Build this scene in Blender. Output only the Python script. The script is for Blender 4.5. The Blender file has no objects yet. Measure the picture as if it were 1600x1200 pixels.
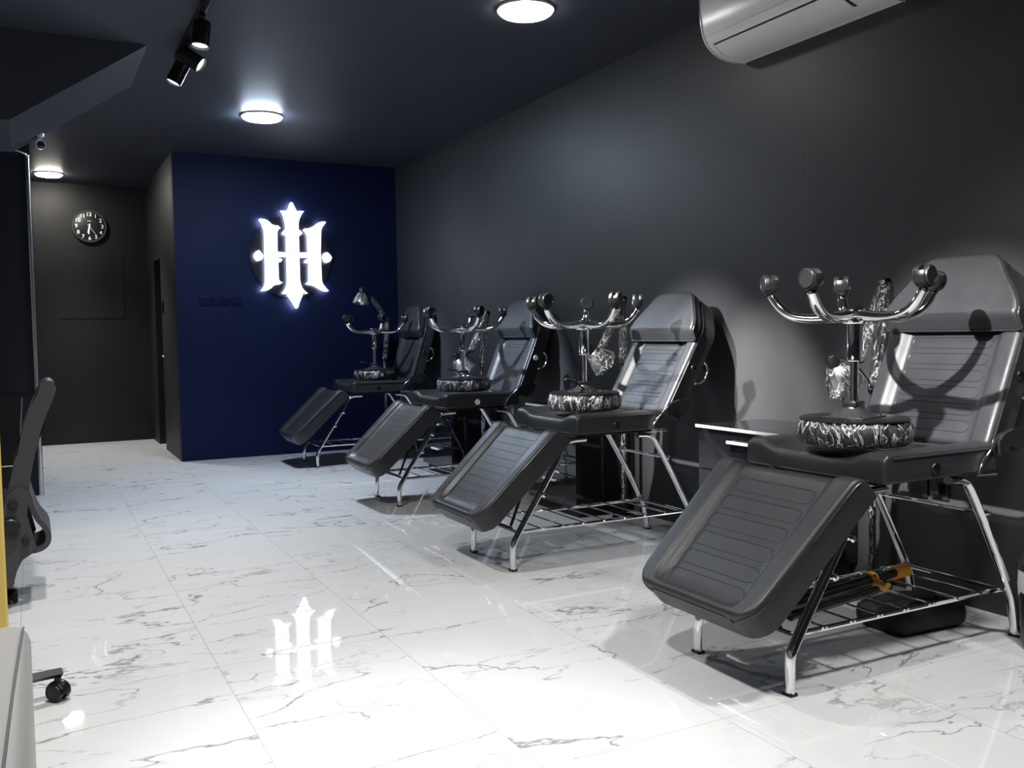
import bpy, bmesh, math, random
from mathutils import Vector, Matrix

S = bpy.context.scene
COL = S.collection
# ---------------------------------------------------------------- camera
CAM_H = 1.15
cd = bpy.data.cameras.new('camera')
cam = bpy.data.objects.new('camera', cd); COL.objects.link(cam)
cd.sensor_fit = 'HORIZONTAL'; cd.sensor_width = 36.0
cd.lens = 1432.63 / 1600.0 * 36.0
cd.clip_start = 0.02
yaw, pitch, roll = 0.48018463, 0.05396879, 0.01501053
f_ = Vector((math.sin(yaw)*math.cos(pitch), math.cos(yaw)*math.cos(pitch), -math.sin(pitch)))
r_ = Vector((math.cos(yaw), -math.sin(yaw), 0)); d_ = f_.cross(r_)
cr, sr = math.cos(roll), math.sin(roll)
r2 = cr*r_ + sr*d_; d2 = -sr*r_ + cr*d_
M = Matrix((( r2.x, -d2.x, -f_.x, 0), (r2.y, -d2.y, -f_.y, 0), (r2.z, -d2.z, -f_.z, CAM_H), (0, 0, 0, 1)))
cam.matrix_world = M
S.camera = cam
# ---------------------------------------------------------------- world, exposure
S.view_settings.view_transform = 'Standard'; S.view_settings.look = 'None'
S.view_settings.exposure = 0.0; S.view_settings.gamma = 1.0
try: S.view_settings.use_curve_mapping = False
except Exception: pass
W = bpy.data.worlds.new('world'); S.world = W; W.use_nodes = True
W.node_tree.nodes['Background'].inputs[0].default_value = (0.6, 0.7, 1.0, 1)
W.node_tree.nodes['Background'].inputs[1].default_value = 0.008

def spot(name, loc, target, power, angle=100, blend=0.6, size=0.04, color=(1, 0.98, 0.95)):
    l = bpy.data.lights.new(name, 'SPOT'); l.energy = power; l.spot_size = math.radians(angle)
    l.spot_blend = blend; l.shadow_soft_size = size; l.color = color
    o = bpy.data.objects.new(name, l); COL.objects.link(o); o.location = loc
    o.rotation_euler = (Vector(target)-Vector(loc)).to_track_quat('-Z', 'Y').to_euler()
    return o
WARM = (1.0, 0.985, 0.96); COOL = (0.70, 0.83, 1.0)
# narrow key spots on each chair back, wide track and added fill spots on the floor
spot('track_or_added_spot', (0.05, 1.80, 2.75), (2.98, 2.40, 0.98), 2600, 22, 0.9, 0.03, WARM)
spot('track_or_added_spot', (0.05, 3.80, 2.75), (2.98, 4.16, 0.95), 2400, 23, 0.9, 0.03, (1.0, 0.98, 0.96))
spot('track_or_added_spot', (0.93, 5.72, 2.68), (3.02, 6.08, 0.95), 1300, 24, 0.9, 0.03, COOL)
spot('track_or_added_spot', (1.60, 3.75, 2.80), (3.387, 3.66, 0.48), 1300, 26, 0.7, 0.04, WARM)  # added unseen spot, brightens the wall patch between the near chairs
spot('track_or_fill_light', (0.25, 1.70, 2.82), (0.75, 1.90, 0.0), 270, 112, 0.7, 0.05, WARM)  # added unseen fill that evens out the near floor
spot('track_or_fill_light', (0.30, 3.70, 2.82), (0.60, 3.90, 0.0), 225, 112, 0.7, 0.05, (1.0, 0.98, 0.96))  # added unseen fill for the middle of the floor
spot('track_or_fill_light', (0.80, 5.08, 2.66), (0.10, 5.20, 0.0), 170, 80, 1.0, 0.05, WARM)
spot('track_or_fill_light', (0.30, 2.20, 2.80), (0.85, 2.25, 0.0), 260, 42, 1.0, 0.05, WARM)
spot('ceiling_lamp_light', (1.60, 7.35, 2.84), (3.05, 8.15, 1.00), 420, 30, 0.9, 0.06, COOL)
spot('ceiling_lamp_light', (1.60, 7.20, 2.84), (1.30, 7.10, 0.0), 290, 96, 0.8, 0.14, (0.84, 0.91, 1.0))
spot('corridor_lamp_light', (0.25, 10.60, 2.84), (0.60, 10.2, 0.0), 330, 90, 0.8, 0.12, WARM)
spot('track_or_fill_light', (2.35, 1.20, 2.84), (2.40, 1.45, 0.0), 300, 110, 0.6, 0.14, WARM)  # added overhead fill without a fixture, lifts the floor by the nearest chair

# ---------------------------------------------------------------- materials
def nt(name):
    m = bpy.data.materials.new(name); m.use_nodes = True
    t = m.node_tree; return m, t, t.nodes['Principled BSDF']
def N(t, typ, **kw):
    n = t.nodes.new(typ)
    for k, v in kw.items(): setattr(n, k, v)
    return n
def mat(name, col, rough=0.5, metal=0.0, spec=0.5, bump=0.0, bscale=200.0, var=0.0, vscale=3.0, coat=0.0, emit=None, estr=0.0):
    m, t, p = nt(name)
    p.inputs['Base Color'].default_value = (*col, 1); p.inputs['Roughness'].default_value = rough
    p.inputs['Metallic'].default_value = metal; p.inputs['Specular IOR Level'].default_value = spec
    if coat: p.inputs['Coat Weight'].default_value = coat
    if emit:
        p.inputs['Emission Color'].default_value = (*emit, 1); p.inputs['Emission Strength'].default_value = estr
    tc = N(t, 'ShaderNodeTexCoord')
    if bump:
        n = N(t, 'ShaderNodeTexNoise'); n.inputs['Scale'].default_value = bscale; n.inputs['Detail'].default_value = 3
        b = N(t, 'ShaderNodeBump'); b.inputs['Strength'].default_value = bump; b.inputs['Distance'].default_value = 0.002
        t.links.new(tc.outputs['Object'], n.inputs['Vector']); t.links.new(n.outputs['Fac'], b.inputs['Height'])
        t.links.new(b.outputs['Normal'], p.inputs['Normal'])
    if var:
        n = N(t, 'ShaderNodeTexNoise'); n.inputs['Scale'].default_value = vscale; n.inputs['Detail'].default_value = 4
        r = N(t, 'ShaderNodeMapRange'); r.inputs['From Min'].default_value = 0.3; r.inputs['From Max'].default_value = 0.7
        r.inputs['To Min'].default_value = max(0.02, rough-var); r.inputs['To Max'].default_value = rough+var
        t.links.new(tc.outputs['Object'], n.inputs['Vector']); t.links.new(n.outputs['Fac'], r.inputs['Value'])
        t.links.new(r.outputs['Result'], p.inputs['Roughness'])
    return m

M_leather = mat('black_leather', (0.0195, 0.020, 0.0225), 0.38, spec=0.36, bump=0.25, bscale=420, var=0.06, vscale=9)
M_piping = mat('leather_piping', (0.014, 0.014, 0.016), 0.3, spec=0.6)
M_thread = mat('stitch_thread', (0.012, 0.012, 0.014), 0.35)
M_chrome = mat('chrome', (0.86, 0.87, 0.88), 0.07, metal=1.0)
M_plastic = mat('black_plastic', (0.0045, 0.0045, 0.005), 0.32, spec=0.4)
M_softplastic = mat('dark_grey_plastic', (0.012, 0.012, 0.013), 0.40, spec=0.45)
M_mesh = mat('grey_black_plastic', (0.045, 0.045, 0.048), 0.42, spec=0.5)
M_wheelface = mat('wheel_face', (0.005, 0.005, 0.0055), 0.4)
M_gloss = mat('gloss_black_lacquer', (0.006, 0.006, 0.008), 0.06, spec=0.6, coat=0.4)
M_counter = mat('black_laminate', (0.006, 0.006, 0.008), 0.22, spec=0.4)
M_glasstop = mat('black_glass', (0.010, 0.011, 0.013), 0.04, spec=0.7)
M_whitebar = mat('white_enamel', (0.75, 0.75, 0.73), 0.35)
M_white = mat('white_plastic', (0.74, 0.745, 0.74), 0.25, spec=0.5)
M_black = mat('black_gap', (0.004, 0.004, 0.005), 0.6)
M_orange = mat('orange_plastic', (0.78, 0.36, 0.03), 0.38)
M_yellow = mat('yellow_board', (0.62, 0.46, 0.12), 0.55, bump=0.1, bscale=30)
M_greyleather = mat('grey_leather', (0.26, 0.255, 0.245), 0.45, bump=0.2, bscale=300)
M_greyseam = mat('grey_seam', (0.08, 0.08, 0.08), 0.6)
M_bag = mat('black_nylon', (0.005, 0.005, 0.007), 0.65, bump=0.3, bscale=120)
M_navyplate = mat('navy_switch_plate', (0.002, 0.004, 0.024), 0.4, spec=0.15)
M_disc = mat('navy_disc', (0.0015, 0.002, 0.008), 0.6, spec=0.2)
M_silver = mat('brushed_aluminium', (0.75, 0.76, 0.77), 0.25, metal=1.0)
M_linerwhite = mat('white_liner', (0.6, 0.6, 0.6), 0.45, bump=0.5, bscale=25)
M_dial = mat('clock_dial', (0.006, 0.006, 0.007), 0.4)
M_bezel = mat('clock_bezel', (0.05, 0.05, 0.052), 0.3)
M_numeral = mat('clock_numeral', (0.85, 0.85, 0.83), 0.5)
M_lamp = mat('lamp_diffuser', (0.9, 0.9, 0.9), 0.5, emit=(1, 0.97, 0.92), estr=45.0)
M_lampcool = mat('lamp_diffuser_cool', (0.9, 0.9, 0.9), 0.5, emit=(0.66, 0.81, 1), estr=280.0)
M_lampwarm = mat('corridor_lamp_diffuser', (0.9, 0.9, 0.9), 0.5, emit=(1, 0.95, 0.87), estr=150.0)
M_lens = mat('spot_lens', (0.9, 0.9, 0.9), 0.3, emit=(1, 0.98, 0.94), estr=2.0)
M_signface = mat('sign_face', (0.85, 0.85, 0.85), 0.4, emit=(0.97, 0.98, 1), estr=1.15)
M_signhalo = mat('sign_halo_side', (0.85, 0.85, 0.85), 0.4, emit=(0.85, 0.92, 1), estr=30.0)
M_skyblue = mat('camera_glass', (0.01, 0.02, 0.12), 0.05)
M_door = mat('door_black', (0.006, 0.006, 0.010), 0.35)

def wallmat(name, col, rough=0.5, spec=0.35, patch=0.25, seams=False):
    m, t, p = nt(name)
    tc = N(t, 'ShaderNodeTexCoord')
    n = N(t, 'ShaderNodeTexNoise'); n.inputs['Scale'].default_value = 1.3; n.inputs['Detail'].default_value = 5
    t.links.new(tc.outputs['Object'], n.inputs['Vector'])
    r = N(t, 'ShaderNodeMapRange'); r.inputs['From Min'].default_value = 0.3; r.inputs['From Max'].default_value = 0.7
    r.inputs['To Min'].default_value = 1-patch; r.inputs['To Max'].default_value = 1+patch
    t.links.new(n.outputs['Fac'], r.inputs['Value'])
    mx = N(t, 'ShaderNodeVectorMath', operation='SCALE'); mx.inputs[0].default_value = col
    t.links.new(r.outputs['Result'], mx.inputs['Scale'])
    out = mx.outputs['Vector']
    if seams:    # joints between the wall boards
        sp = N(t, 'ShaderNodeSeparateXYZ'); t.links.new(tc.outputs['Object'], sp.inputs[0])
        last = None
        for y0, w in ((3.345, 0.0035), (3.945, 0.0018)):
            a = N(t, 'ShaderNodeMath', operation='SUBTRACT'); a.inputs[1].default_value = y0
            t.links.new(sp.outputs['Y'], a.inputs[0])
            b = N(t, 'ShaderNodeMath', operation='ABSOLUTE'); t.links.new(a.outputs[0], b.inputs[0])
            c = N(t, 'ShaderNodeMath', operation='LESS_THAN'); c.inputs[1].default_value = w/2
            t.links.new(b.outputs[0], c.inputs[0])
            if last:
                d = N(t, 'ShaderNodeMath', operation='MAXIMUM'); t.links.new(last, d.inputs[0]); t.links.new(c.outputs[0], d.inputs[1]); last = d.outputs[0]
            else: last = c.outputs[0]
        # the joint shows only between 1.2 and 2.1 m
        g = N(t, 'ShaderNodeMath', operation='COMPARE'); g.inputs[1].default_value = 1.62; g.inputs[2].default_value = 0.45
        t.links.new(sp.outputs['Z'], g.inputs[0])
        h = N(t, 'ShaderNodeMath', operation='MULTIPLY'); t.links.new(last, h.inputs[0]); t.links.new(g.outputs[0], h.inputs[1])
        mc = N(t, 'ShaderNodeMix', data_type='RGBA'); mc.inputs['B'].default_value = (0.075, 0.075, 0.08, 1)
        t.links.new(h.outputs[0], mc.inputs['Factor']); t.links.new(out, mc.inputs['A']); out = mc.outputs['Result']
    t.links.new(out, p.inputs['Base Color'])
    p.inputs['Roughness'].default_value = rough; p.inputs['Specular IOR Level'].default_value = spec
    n2 = N(t, 'ShaderNodeTexNoise'); n2.inputs['Scale'].default_value = 90; n2.inputs['Detail'].default_value = 4
    t.links.new(tc.outputs['Object'], n2.inputs['Vector'])
    b = N(t, 'ShaderNodeBump'); b.inputs['Strength'].default_value = 0.12; b.inputs['Distance'].default_value = 0.002
    t.links.new(n2.outputs['Fac'], b.inputs['Height']); t.links.new(b.outputs['Normal'], p.inputs['Normal'])
    return m
M_wall = wallmat('charcoal_paint', (0.038, 0.039, 0.042), 0.48, 0.4, 0.15, True)
M_navy = wallmat('navy_paint', (0.0022, 0.0060, 0.032), 0.60, 0.15, 0.12)
M_ceil = wallmat('slate_ceiling_paint', (0.038, 0.043, 0.058), 0.5, 0.35, 0.10)
M_corr = wallmat('black_corridor_paint', (0.008, 0.008, 0.008), 0.5, 0.3, 0.15)
M_part = wallmat('blue_black_partition_paint', (0.012, 0.013, 0.020), 0.4, 0.35, 0.1)

M_sidewall = wallmat('light_grey_paint', (0.45, 0.45, 0.46), 0.5, 0.35, 0.05)
def filmmat():
    m = bpy.data.materials.new('clear_plastic_film'); m.use_nodes = True
    t = m.node_tree; t.nodes.clear()
    o = N(t, 'ShaderNodeOutputMaterial'); mx = N(t, 'ShaderNodeMixShader')
    tr = N(t, 'ShaderNodeBsdfTransparent'); g = N(t, 'ShaderNodeBsdfGlossy'); g.inputs['Roughness'].default_value = 0.10
    g.inputs['Color'].default_value = (0.95, 0.95, 0.95, 1)
    tc = N(t, 'ShaderNodeTexCoord'); mp = N(t, 'ShaderNodeMapping'); mp.inputs['Scale'].default_value = (1, 1, 0.45)
    n = N(t, 'ShaderNodeTexNoise'); n.inputs['Scale'].default_value = 38; n.inputs['Detail'].default_value = 4; n.inputs['Distortion'].default_value = 1.6
    b = N(t, 'ShaderNodeBump'); b.inputs['Strength'].default_value = 1.0; b.inputs['Distance'].default_value = 0.02
    lw = N(t, 'ShaderNodeFresnel'); lw.inputs['IOR'].default_value = 1.5
    ad = N(t, 'ShaderNodeMath', operation='MULTIPLY_ADD'); ad.inputs[1].default_value = 1.0; ad.inputs[2].default_value = 0.0; ad.use_clamp = True
    t.links.new(tc.outputs['Object'], mp.inputs[0]); t.links.new(mp.outputs[0], n.inputs['Vector'])
    t.links.new(n.outputs['Fac'], b.inputs['Height']); t.links.new(b.outputs[0], g.inputs['Normal']); t.links.new(b.outputs[0], lw.inputs['Normal'])
    t.links.new(lw.outputs[0], ad.inputs[0]); t.links.new(ad.outputs[0], mx.inputs[0])
    df = N(t, 'ShaderNodeBsdfDiffuse'); df.inputs['Color'].default_value = (0.8, 0.8, 0.8, 1)  # white crease streaks, partly standing in for glints on the film
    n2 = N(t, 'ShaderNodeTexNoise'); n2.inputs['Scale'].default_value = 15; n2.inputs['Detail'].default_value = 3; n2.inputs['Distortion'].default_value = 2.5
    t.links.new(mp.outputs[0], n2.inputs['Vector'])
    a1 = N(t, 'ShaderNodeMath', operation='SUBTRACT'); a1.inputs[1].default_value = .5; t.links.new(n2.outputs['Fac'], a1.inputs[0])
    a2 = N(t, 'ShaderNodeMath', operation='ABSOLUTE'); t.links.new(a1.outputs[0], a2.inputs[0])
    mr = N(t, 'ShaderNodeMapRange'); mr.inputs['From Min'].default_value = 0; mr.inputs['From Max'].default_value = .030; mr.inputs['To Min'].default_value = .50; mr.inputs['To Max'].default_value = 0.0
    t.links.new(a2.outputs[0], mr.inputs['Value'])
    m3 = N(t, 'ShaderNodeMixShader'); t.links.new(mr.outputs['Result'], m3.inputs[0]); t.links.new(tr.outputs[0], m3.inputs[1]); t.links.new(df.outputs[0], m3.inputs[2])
    t.links.new(m3.outputs[0], mx.inputs[1]); t.links.new(g.outputs[0], mx.inputs[2]); t.links.new(mx.outputs[0], o.inputs[0])
    return m
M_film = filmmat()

def floormat():
    m, t, p = nt('white_marble_tile')
    L = t.links.new
    tc = N(t, 'ShaderNodeTexCoord'); sp = N(t, 'ShaderNodeSeparateXYZ'); L(tc.outputs['Object'], sp.inputs[0])
    def mth(op, a, b=None, c=None):
        n = N(t, 'ShaderNodeMath', operation=op)
        for i, v in enumerate((a, b, c)):
            if v is None: continue
            if isinstance(v, (int, float)): n.inputs[i].default_value = v
            else: L(v, n.inputs[i])
        return n.outputs[0]
    TX, TY = 0.6227, 1.207
    ux = mth('DIVIDE', mth('SUBTRACT', sp.outputs['X'], 0.534), TX); uy = mth('DIVIDE', mth('SUBTRACT', sp.outputs['Y'], 2.083), TY)
    ix = mth('FLOOR', ux); iy = mth('FLOOR', uy)
    fx = mth('SUBTRACT', ux, ix); fy = mth('SUBTRACT', uy, iy)
    ex = mth('MULTIPLY', mth('MINIMUM', fx, mth('SUBTRACT', 1.0, fx)), TX)
    ey = mth('MULTIPLY', mth('MINIMUM', fy, mth('SUBTRACT', 1.0, fy)), TY)
    grout = mth('LESS_THAN', mth('MINIMUM', ex, ey), 0.0011)
    cx = N(t, 'ShaderNodeCombineXYZ'); L(ix, cx.inputs[0]); L(iy, cx.inputs[1])
    wn = N(t, 'ShaderNodeTexWhiteNoise', noise_dimensions='2D'); L(cx.outputs[0], wn.inputs['Vector'])
    off = N(t, 'ShaderNodeVectorMath', operation='SCALE'); off.inputs['Scale'].default_value = 37.0; L(wn.outputs['Color'], off.inputs[0])
    pv = N(t, 'ShaderNodeCombineXYZ'); L(sp.outputs['X'], pv.inputs[0]); L(sp.outputs['Y'], pv.inputs[1])
    mp = N(t, 'ShaderNodeMapping'); mp.inputs['Rotation'].default_value = (0, 0, math.radians(-22)); mp.inputs['Scale'].default_value = (0.75, 1.9, 1)
    L(pv.outputs[0], mp.inputs[0])
    ad = N(t, 'ShaderNodeVectorMath', operation='ADD'); L(mp.outputs[0], ad.inputs[0]); L(off.outputs[0], ad.inputs[1])
    def vein(scale, dist, width, seed, mlo, mhi):
        of = N(t, 'ShaderNodeVectorMath', operation='ADD'); of.inputs[1].default_value = (seed, seed*1.7, seed*.3); L(ad.outputs[0], of.inputs[0])
        n = N(t, 'ShaderNodeTexNoise'); n.inputs['Scale'].default_value = scale; n.inputs['Detail'].default_value = 6
        n.inputs['Roughness'].default_value = 0.52; n.inputs['Distortion'].default_value = dist
        L(of.outputs[0], n.inputs['Vector'])
        v = mth('ABSOLUTE', mth('SUBTRACT', n.outputs['Fac'], 0.5))
        r = N(t, 'ShaderNodeMapRange'); r.inputs['From Min'].default_value = 0; r.inputs['From Max'].default_value = width
        r.inputs['To Min'].default_value = 1; r.inputs['To Max'].default_value = 0; L(v, r.inputs['Value'])
        k = N(t, 'ShaderNodeTexNoise'); k.inputs['Scale'].default_value = 1.9; k.inputs['Detail'].default_value = 2
        o2 = N(t, 'ShaderNodeVectorMath', operation='ADD'); o2.inputs[1].default_value = (seed+9, 3, 0); L(ad.outputs[0], o2.inputs[0]); L(o2.outputs[0], k.inputs['Vector'])
        q = N(t, 'ShaderNodeMapRange'); q.inputs['From Min'].default_value = mlo; q.inputs['From Max'].default_value = mhi; L(k.outputs['Fac'], q.inputs['Value'])
        return mth('MULTIPLY', r.outputs['Result'], q.outputs['Result'])
    v1 = vein(1.25, 0.35, 0.0070, 0.0, 0.43, 0.56)
    v2 = vein(2.3, 0.5, 0.0065, 21.0, 0.45, 0.60)
    v3 = vein(0.9, 0.2, 0.03, 47.0, 0.60, 0.75)
    vv = mth('MAXIMUM', v1, mth('MAXIMUM', mth('MULTIPLY', v2, 0.7), mth('MULTIPLY', v3, 0.3)))
    cn = N(t, 'ShaderNodeTexNoise'); cn.inputs['Scale'].default_value = 1.6; cn.inputs['Detail'].default_value = 4; L(ad.outputs[0], cn.inputs['Vector'])
    cr_ = N(t, 'ShaderNodeMix', data_type='RGBA'); cr_.inputs['A'].default_value = (0.52, 0.525, 0.53, 1); cr_.inputs['B'].default_value = (0.57, 0.57, 0.57, 1)
    L(cn.outputs['Fac'], cr_.inputs['Factor'])
    m1 = N(t, 'ShaderNodeMix', data_type='RGBA'); m1.inputs['B'].default_value = (0.19, 0.195, 0.205, 1); L(vv, m1.inputs['Factor']); L(cr_.outputs['Result'], m1.inputs['A'])
    m2 = N(t, 'ShaderNodeMix', data_type='RGBA'); m2.inputs['B'].default_value = (0.26, 0.26, 0.25, 1)
    L(mth('MULTIPLY', grout, 0.8), m2.inputs['Factor']); L(m1.outputs['Result'], m2.inputs['A'])
    L(m2.outputs['Result'], p.inputs['Base Color'])
    p.inputs['Roughness'].default_value = 0.02; p.inputs['Specular IOR Level'].default_value = 0.5
    # polished tile, very slightly uneven
    bn = N(t, 'ShaderNodeTexNoise'); bn.inputs['Scale'].default_value = 7; bn.inputs['Detail'].default_value = 2; L(tc.outputs['Object'], bn.inputs['Vector'])
    b = N(t, 'ShaderNodeBump'); b.inputs['Strength'].default_value = 0.02; b.inputs['Distance'].default_value = 0.01
    L(bn.outputs['Fac'], b.inputs['Height']); L(b.outputs[0], p.inputs['Normal'])
    return m
M_floor = floormat()

# ---------------------------------------------------------------- mesh helpers
def link(name, bm, m, parent=None, smooth=None, mats=None):
    me = bpy.data.meshes.new(name)
    bmesh.ops.recalc_face_normals(bm, faces=bm.faces)
    if smooth is not None:
        for f in bm.faces: f.smooth = True
        for e in bm.edges:
            if len(e.link_faces) == 2:
                e.smooth = e.calc_face_angle(0) < math.radians(smooth)
    bm.to_mesh(me); bm.free()
    for q in (mats or [m]): me.materials.append(q)
    o = bpy.data.objects.new(name, me); COL.objects.link(o)
    if parent: o.parent = parent
    return o
def struct(name, bm, m, parent=None, smooth=None):
    o = link(name, bm, m, parent, smooth)
    if parent is None: o['kind'] = 'structure'
    return o
def tag(o, label, cat, group=None):
    o['label'] = label; o['category'] = cat
    if group: o['group'] = group
    return o
def thing(name, label, cat, loc=(0, 0, 0), group=None, rz=0.0):
    o = bpy.data.objects.new(name, None); COL.objects.link(o); o.location = loc; o.rotation_euler = (0, 0, rz)
    o.empty_display_size = 0.1
    return tag(o, label, cat, group)
def new(): return bmesh.new()
def box(bm, x0, x1, y0, y1, z0, z1, bev=0.0, mi=0):
    vs = [bm.verts.new(p) for p in ((x0,y0,z0),(x1,y0,z0),(x1,y1,z0),(x0,y1,z0),(x0,y0,z1),(x1,y0,z1),(x1,y1,z1),(x0,y1,z1))]
    fs = [bm.faces.new([vs[i] for i in q]) for q in ((3,2,1,0),(4,5,6,7),(0,1,5,4),(1,2,6,5),(2,3,7,6),(3,0,4,7))]
    for f in fs: f.material_index = mi
    if bev:
        es = list({e for f in fs for e in f.edges})
        bmesh.ops.bevel(bm, geom=es, offset=bev, segments=3, affect='EDGES', profile=0.5)
    return vs
def prism(bm, pts, axis, a, b, bev=0.0):
    """extrude polygon pts (2D) along axis ('x','y','z') from a to b"""
    def P(u, v, w): return {'x': (w, u, v), 'y': (u, w, v), 'z': (u, v, w)}[axis]
    A = [bm.verts.new(P(u, v, a)) for u, v in pts]; B = [bm.verts.new(P(u, v, b)) for u, v in pts]
    n = len(pts); fs = [bm.faces.new(A), bm.faces.new(B[::-1])]
    fs[0].normal_update(); fs[1].normal_update()
    for i in range(n): fs.append(bm.faces.new((A[i], A[(i+1) % n], B[(i+1) % n], B[i])))
    if bev:
        es = list({e for f in fs[:2] for e in f.edges})
        bmesh.ops.bevel(bm, geom=es, offset=bev, segments=2, affect='EDGES')
    return fs
def frame_from(d):
    d = d.normalized(); up = Vector((0, 0, 1)) if abs(d.z) < 0.95 else Vector((0, 1, 0))
    x = up.cross(d).normalized(); return x, d.cross(x).normalized()
def tube(bm, pts, r, r2=None, n=10, closed=False, cap=True, yaxis=None, rs=None):
    """sweep an ellipse (r across, r2 the other way) along pts; yaxis fixes the 'across' direction"""
    pts = [Vector(p) for p in pts]; k = len(pts); r2 = r2 or r
    X = None; rings = []
    for i, p in enumerate(pts):
        if closed: d = pts[(i+1) % k]-pts[i-1]
        else: d = pts[min(i+1, k-1)]-pts[max(i-1, 0)]
        if d.length < 1e-9: d = Vector((0, 0, 1))
        d.normalize()
        if yaxis is not None:
            x = Vector(yaxis); x = (x-d*x.dot(d)).normalized()
        elif X is None: x = frame_from(d)[0]
        else:
            x = X-d*X.dot(d)
            x = x.normalized() if x.length > 1e-6 else frame_from(d)[0]
        X = x; y = d.cross(x)
        s = rs[i] if rs else 1.0
        rings.append([bm.verts.new(p+x*(r*s*math.cos(a))+y*(r2*s*math.sin(a))) for a in (2*math.pi*j/n for j in range(n))])
    m = k if closed else k-1
    for i in range(m):
        A, B = rings[i], rings[(i+1) % k]
        for j in range(n): bm.faces.new((A[j], A[(j+1) % n], B[(j+1) % n], B[j]))
    if cap and not closed:
        bm.faces.new(rings[0][::-1]); bm.faces.new(rings[-1])
def smoothpts(pts, it=2):
    pts = [Vector(p) for p in pts]
    for _ in range(it):
        q = [pts[0]]
        for a, b in zip(pts, pts[1:]): q += [a*.75+b*.25, a*.25+b*.75]
        q.append(pts[-1]); pts = q
    return pts
def lathe(bm, prof, c=(0, 0, 0), d=(0, 0, 1), n=32, cap=True):
    """revolve (r, h) profile round axis d through c"""
    c = Vector(c); d = Vector(d).normalized(); x, y = frame_from(d); rings = []
    for r, h in prof:
        if r < 1e-6: rings.append([bm.verts.new(c+d*h)])
        else: rings.append([bm.verts.new(c+d*h+x*(r*math.cos(a))+y*(r*math.sin(a))) for a in (2*math.pi*j/n for j in range(n))])
    for A, B in zip(rings, rings[1:]):
        for j in range(n):
            if len(A) == 1 and len(B) == 1: continue
            if len(A) == 1: bm.faces.new((A[0], B[j], B[(j+1) % n]))
            elif len(B) == 1: bm.faces.new((A[j], A[(j+1) % n], B[0]))
            else: bm.faces.new((A[j], A[(j+1) % n], B[(j+1) % n], B[j]))
    if cap:
        if len(rings[0]) > 1: bm.faces.new(rings[0][::-1])
        if len(rings[-1]) > 1: bm.faces.new(rings[-1])
def sst(a, b, x):
    t = max(0.0, min(1.0, (x-a)/(b-a))); return t*t*(3-2*t)

# ---------------------------------------------------------------- room shell
XW, YB, YC, ZC, XL, YF = 3.387, 9.05, 11.33, 2.89, -2.2, -1.6
bm = new(); box(bm, XL, XW, YF, YC, -0.1, 0.0); struct('floor', bm, M_floor)
bm = new(); box(bm, XL-.1, XW+.1, YF-.1, YC+.1, ZC, ZC+0.1); struct('ceiling', bm, M_ceil)
bm = new(); box(bm, XW, XW+0.12, YF-.1, YB, 0.0, ZC); struct('wall_right', bm, M_wall)
# back wall block: navy face to the room; its corridor side carries the door
bm = new(); box(bm, 1.2, XW+.12, YB, YB+0.10, 0.0, ZC); struct('wall_back', bm, M_navy)
DY0, DY1, DZ = 10.18, 10.74, 2.0
bm = new()
box(bm, 1.2, 1.32, YB+0.10, DY0, 0, ZC); box(bm, 1.2, 1.32, DY1, YC+.1, 0, ZC); box(bm, 1.2, 1.32, DY0, DY1, DZ, ZC)
bmesh.ops.remove_doubles(bm, verts=bm.verts, dist=1e-5)
struct('wall_corridor', bm, M_corr)
bm = new(); box(bm, XL, 1.2, YC, YC+0.1, 0, ZC); struct('wall_end', bm, M_corr)
PY = 7.69
bm = new(); box(bm, XL, 0.03, PY, YC, 0.0, ZC); struct('wall_partition', bm, M_part)
bm = new(); box(bm, XL-.1, XL, YF-.1, YC, 0.0, ZC); struct('wall_left', bm, M_sidewall)
bm = new(); box(bm, XL, XW, YF-.1, YF, 0.0, ZC); struct('wall_front', bm, M_wall)
# staircase underside coming down from the ceiling
bm = new(); prism(bm, [(0.665, ZC), (-0.072, 2.385), (XL, 2.385), (XL, ZC)], 'y', 5.88, 6.86); struct('ceiling_soffit', bm, M_ceil)
# chrome corner strip of the partition
bm = new(); tube(bm, [(0.012, PY-.006, 0.0), (0.012, PY-.006, 2.52)], 0.014, 0.007, 10, yaxis=(1, 0, 0)); struct('trim_1', bm, M_silver, smooth=40)
# door in the corridor wall
bm = new(); box(bm, 1.285, 1.32, DY0+.012, DY1-.012, 0.004, DZ-.012); door = struct('door_1', bm, M_door)
bm = new(); tube(bm, smoothpts([(1.285, 10.50, 0.97), (1.235, 10.50, 0.97), (1.225, 10.53, 0.97), (1.225, 10.62, 0.975)]), 0.010); lathe(bm, [(0.024, 0), (0.024, 0.008), (0, 0.008)], (1.285, 10.50, 0.97), (-1, 0, 0), 16)
struct('door_handle', bm, M_chrome, door, 40)

# ---------------------------------------------------------------- ceiling lamps
def disc_lamp(x, y, r, m, label):
    t = thing('ceiling_lamp', label, 'lamp', (x, y, ZC), 'round ceiling lamps')
    bm = new(); lathe(bm, [(r+.008, 0), (r+.008, -.012), (r-.002, -.014), (r-.002, 0)], n=48); link('lamp_rim', bm, M_white, t, 40)
    bm = new(); lathe(bm, [(r-.004, -.006), (r-.003, -.022), (r-.014, -.030), (r*.5, -.033), (0, -.034)], n=48); link('diffuser', bm, m, t, 50)
disc_lamp(2.405, 4.395, 0.145, M_lamp, 'bright round lamp on the ceiling, largest and nearest, left of the air conditioner')
disc_lamp(1.655, 7.345, 0.150, M_lampcool, 'bright round lamp on the ceiling above the glowing sign wall')
disc_lamp(0.21, 10.72, 0.125, M_lampwarm, 'small glowing round lamp on the corridor ceiling above the clock')

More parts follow.
